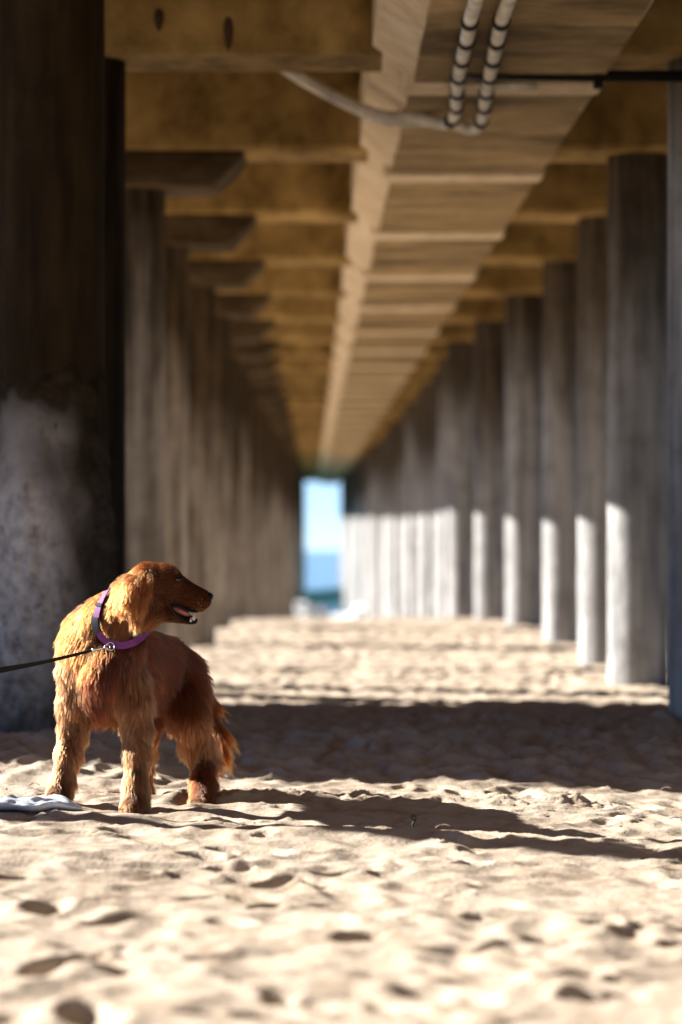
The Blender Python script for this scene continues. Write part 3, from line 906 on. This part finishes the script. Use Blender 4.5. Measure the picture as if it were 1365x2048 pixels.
# clumping into locks
ns = n // 16
seeds = RNG.choice(n, ns, replace=False)
kd = KDTree(ns)
for i, s in enumerate(seeds): kd.insert(P[s], i)
kd.balance()
own = np.array([kd.find(p)[1] for p in P])
lead = pts[seeds[own]]
colr = np.clip(colr * (0.45 + 1.25 * RNG.random(ns) ** 1.3)[own][:, None] ** np.clip(length / 0.03, 0.2, 1)[:, None], 0.002, 0.85)
amt = np.clip((length - 0.012) / 0.02, 0, 1) * (0.38 + 0.45 * RNG.random(n))
for k in range(1, NP):
    t = (k / (NP - 1)) ** 1.3
    pts[:, k] += (lead[:, k] - pts[:, k]) * (amt * t)[:, None]
# strands stay above the sand
hc = bpy.data.hair_curves.new('fur')
hc.add_curves([NP] * n)
hc.attributes['position'].data.foreach_set('vector', pts.astype(np.float32).ravel())
ra = hc.attributes.get('radius') or hc.attributes.new('radius', 'FLOAT', 'POINT')
base_r = np.where(length < 0.02, 0.00031, 0.00034)
rr = base_r[:, None] * np.array([1, 1, .95, .85, .7, .5, .2])[None, :]
ra.data.foreach_set('value', rr.astype(np.float32).ravel())
ca = hc.attributes.new('coat', 'FLOAT_COLOR', 'CURVE')
ca.data.foreach_set('color', np.concatenate([colr, np.ones((n, 1))], 1).astype(np.float32).ravel())
hc.materials.append(M['fur'])
fur = attach(link('fur', hc), dog)

# ------------------------------------------------------------------ collar and leash
M['purple'] = plain('purple_webbing', (0.15, 0.024, 0.155), 0.75, 0, 0.3, 160)
M['black_nylon'] = dull(plain('black_webbing', (0.006, 0.006, 0.0065), 0.7, 0, 0.3, 120), 0.15)
M['grey_plastic'] = dull(plain('grey_plastic', (0.014, 0.016, 0.02), 0.4), 0.3)
M['steel'] = plain('steel', (0.65, 0.63, 0.60), 0.22, 1.0)
def collar_pt(th, out=0.0, along=0.0):
    f = (th / (2 * math.pi) * NC) % NC; i = int(f); t = f - i
    p = _path[i].lerp(_path[(i + 1) % NC], t); nv_ = _nrm[i].lerp(_nrm[(i + 1) % NC], t).normalized()
    tg = (_path[(i + 1) % NC] - _path[i]).normalized()
    return p + nv_ * (0.006 + out) + nv_.cross(tg).normalized() * along
def strip(name, th0, th1, n, half, out, thick, mat, parent):
    verts, fc = [], []
    for k in range(n + 1):
        th = th0 + (th1 - th0) * k / n
        for al, ou in ((-half, out), (half, out), (half, out + thick), (-half, out + thick)):
            verts.append(collar_pt(th, ou, al))
    for k in range(n):
        for q in range(4):
            fc.append((k * 4 + q, k * 4 + (q + 1) % 4, (k + 1) * 4 + (q + 1) % 4, (k + 1) * 4 + q))
    fc.append((0, 1, 2, 3)); fc.append(tuple(n * 4 + q for q in (3, 2, 1, 0)))
    bm = bmesh.new(); vv = [bm.verts.new(q) for q in verts]
    for q in fc: bm.faces.new([vv[i] for i in q])
    return attach(link(name, bm_mesh(name, bm, mat)), parent)
def th_at(x, y):
    """angle on the collar nearest to photograph pixel x, y"""
    best = None
    for k in range(360):
        th = math.radians(k); p = collar_pt(th)
        if (p - COLL_C).dot(Vector((0, -1, 0))) < -0.02: continue
        q = (625 + p.x / p.y * FPX, 1100 - (p.z - CAMZ) / p.y * FPX)
        e = (q[0] - x) ** 2 + (q[1] - y) ** 2
        if best is None or e < best[0]: best = (e, th)
    return best[1]
collar = empty('dog_collar', COLL_C); tag(collar, 'purple webbing collar with dark buckle round the dog\'s neck', 'collar')
strip('band', 0, 2 * math.pi, 96, 0.0105, 0.0, 0.0025, M['purple'], collar)
tb = th_at(195, 1250)
strip('buckle', tb - 0.30, tb + 0.30, 10, 0.0125, 0.002, 0.007, M['grey_plastic'], collar)
ts = th_at(203, 1212)
strip('slide', ts - 0.06, ts + 0.06, 3, 0.014, 0.002, 0.005, M['black_nylon'], collar)
tr = th_at(226, 1288)
rc = collar_pt(tr, 0.006, 0.0)
def torus(name, c, nrm, R_, r_, parent):
    nrm = Vector(nrm).normalized(); a = nrm.orthogonal().normalized(); b = nrm.cross(a)
    p = [Vector(c) + (a * math.cos(2 * math.pi * k / 20) + b * math.sin(2 * math.pi * k / 20)) * R_ for k in range(21)]
    return attach(link(name, tube(name, p, r_, M['steel'], 8)), parent)
torus('ring', rc + Vector((-.004, -.008, -.006)), (0.25, -1, 0.35), 0.012, 0.0016, collar)
lc = rc + Vector((-.013, -.012, -.008))
leash = empty('leash', lc); tag(leash, 'black webbing leash clipped to the purple collar, pulled off to the left', 'leash')
torus('ring', lc, (0.2, -.8, 0.5), 0.008, 0.0015, leash)
d1 = (W(-5, 1341, 8.36) - lc)
attach(link('snap_hook', tube('snap_hook', [lc + d1 * t for t in (0.02, 0.05, 0.08, 0.11, 0.14)], [0.0025, 0.004, 0.0055, 0.004, 0.005], M['steel'], 10)), leash)
POLE = Vector((-4.6, 9.50, 0)); POLE.z = ground(POLE.x, POLE.y)
end = Vector((POLE.x + 0.11, POLE.y, POLE.z + 0.40))
mid_ = lc + d1
pth = [lc + d1 * (0.13 + 0.87 * k / 20) + Vector((0, 0, -0.004 * math.sin(math.pi * k / 20))) for k in range(21)]
pth += [mid_.lerp(end, k / 24) + Vector((0, 0, -0.05 * math.sin(math.pi * k / 24))) for k in range(1, 25)]
verts, fc = [], []
for k, p in enumerate(pth):
    w = 0.004 + 0.007 * min(1, k / 20); roll = 0.5 + 0.25 * math.sin(k * 0.15)
    nv = Vector((0.1, -math.sin(roll), math.cos(roll))) * w
    tv = Vector((0, math.cos(roll), math.sin(roll))) * 0.0012
    verts += [p - nv - tv, p + nv - tv, p + nv + tv, p - nv + tv]
for k in range(len(pth) - 1):
    for q in range(4): fc.append((k * 4 + q, k * 4 + (q + 1) % 4, (k + 1) * 4 + (q + 1) % 4, (k + 1) * 4 + q))
attach(link('strap', make_mesh('strap', verts, fc, M['black_nylon'])), leash)
pole = link('shadow_pole', tube('shadow_pole', [POLE + Vector(q) for q in ((0, 0, -.4), (0.005, 0, .6), (-.004, .004, 1.6), (0.003, 0, 2.6), (0, 0, 3.45), (0, 0, 3.5))], [0.105, 0.102, 0.10, 0.098, 0.095, 0.08], M['timber'], 14))  # unseen pole, added for the thin shadow it throws across the sand
tag(pole, 'unseen slim timber pole added left of the pier to cast a thin shadow, holding the leash end', 'pole')

# ------------------------------------------------------------------ things on the sand
def bag_mat():
    k = NT('thin_plastic')
    k.set(Base_Color=(0.66, 0.72, 0.80), Roughness=0.38)
    k.p.inputs['Transmission Weight'].default_value = 0.25
    f = k.noise(k.coord((1, 1.6, 1)), 24, 4)
    k.bump(f, 0.5, 0.006)
    return k.m
M['bag'] = bag_mat()
nu, nv = 90, 40
U, Vv = np.meshgrid(np.linspace(-1, 1, nu), np.linspace(0, 2 * np.pi, nv, endpoint=False))
bx0, bx1 = W(-90, 1620, 8.30).x, W(166, 1620, 8.30).x
env = np.sqrt(np.clip(1 - np.abs(U) ** 3.2, 0, 1))
cxr = (bx0 + bx1) / 2; hw = (bx1 - bx0) / 2
fold = 0.5 * np.abs(perlin(U * 1.6 + 2, np.cos(Vv) * 2.6, 81)) + 0.22 * perlin(U * 3.5, np.cos(Vv) * 5, 82)
Xb = cxr + U * hw
Yb = 8.31 + np.cos(Vv) * 0.055 * env * (1 + 0.3 * fold) + 0.012 * perlin(U * 3, U * 0, 83)
gl = np.array([max(ground(a, 8.27), ground(a, 8.31), ground(a, 8.35)) for a in Xb[0]])
for _ in range(40): gl = (np.roll(gl, 1) + 2 * gl + np.roll(gl, -1)) / 4 * 0.5 + gl * 0.5
gl[:2] = gl[2]; gl[-2:] = gl[-3]
gzb = np.repeat(gl[None, :], nv, 0) - 0.006
Zb = gzb + 0.004 + (np.sin(Vv) + 0.85) * 0.016 * env * (1 + 1.1 * fold)
i = np.arange(nu * nv).reshape(nv, nu)
f = np.stack([i[:, :-1], i[:, 1:], np.roll(i, -1, 0)[:, 1:], np.roll(i, -1, 0)[:, :-1]], -1).reshape(-1, 4)
bag = link('plastic_bag', make_mesh('plastic_bag', np.stack([Xb, Yb, Zb], -1).reshape(-1, 3), f, M['bag'], True))
tag(bag, 'crumpled pale blue plastic bag lying on the sand before the dog\'s paw', 'bag')

tw = W(828, 1642, 8.05); tw.z = ground(tw.x, tw.y)
M['twig'] = plain('dark_twig', (0.018, 0.014, 0.011), 0.8)
pts_ = [tw + Vector(q) for q in ((0.002, 0, -.012), (0, 0, .010), (-.003, 0, .022), (.004, .002, .032), (.003, .002, .042), (-.005, 0, .046), (-.006, -.002, .038), (.001, -.002, .033), (.006, 0, .028))]
tag(link('knotted_cord', tube('knotted_cord', smooth_path(pts_, 5), 0.0032, M['twig'], 8)), 'small knotted black cord sticking up from the sand', 'cord')
for k, (x, y, dx, lab) in enumerate(((890, 1648, 0.05, 'thin dry twig on the sand right of the knotted black cord'), (1395 - 60, 1560, 0.04, 'thin dry twig lying at the shaded right edge of the sand'), (70, 1585, .035, 'thin dry twig on the sand left of the dog'))):
    d = 0.773 * FPX / (y - 1100)
    p = W(x, y, d); p.z = ground(p.x, p.y) + 0.003
    q = [p + Vector((s * dx - dx / 2, 0.01 * math.sin(s * 5), 0.006 + 0.008 * math.sin(s * 3.1))) for s in (0, .25, .5, .75, 1)]
    q = [Vector((a.x, a.y, max(a.z, ground(a.x, a.y) + 0.002))) for a in q]
    tag(link('twig', tube('twig', q, [0.0022, 0.002, 0.0018, 0.0015, 0.001], M['timber'], 6)), lab, 'twig')
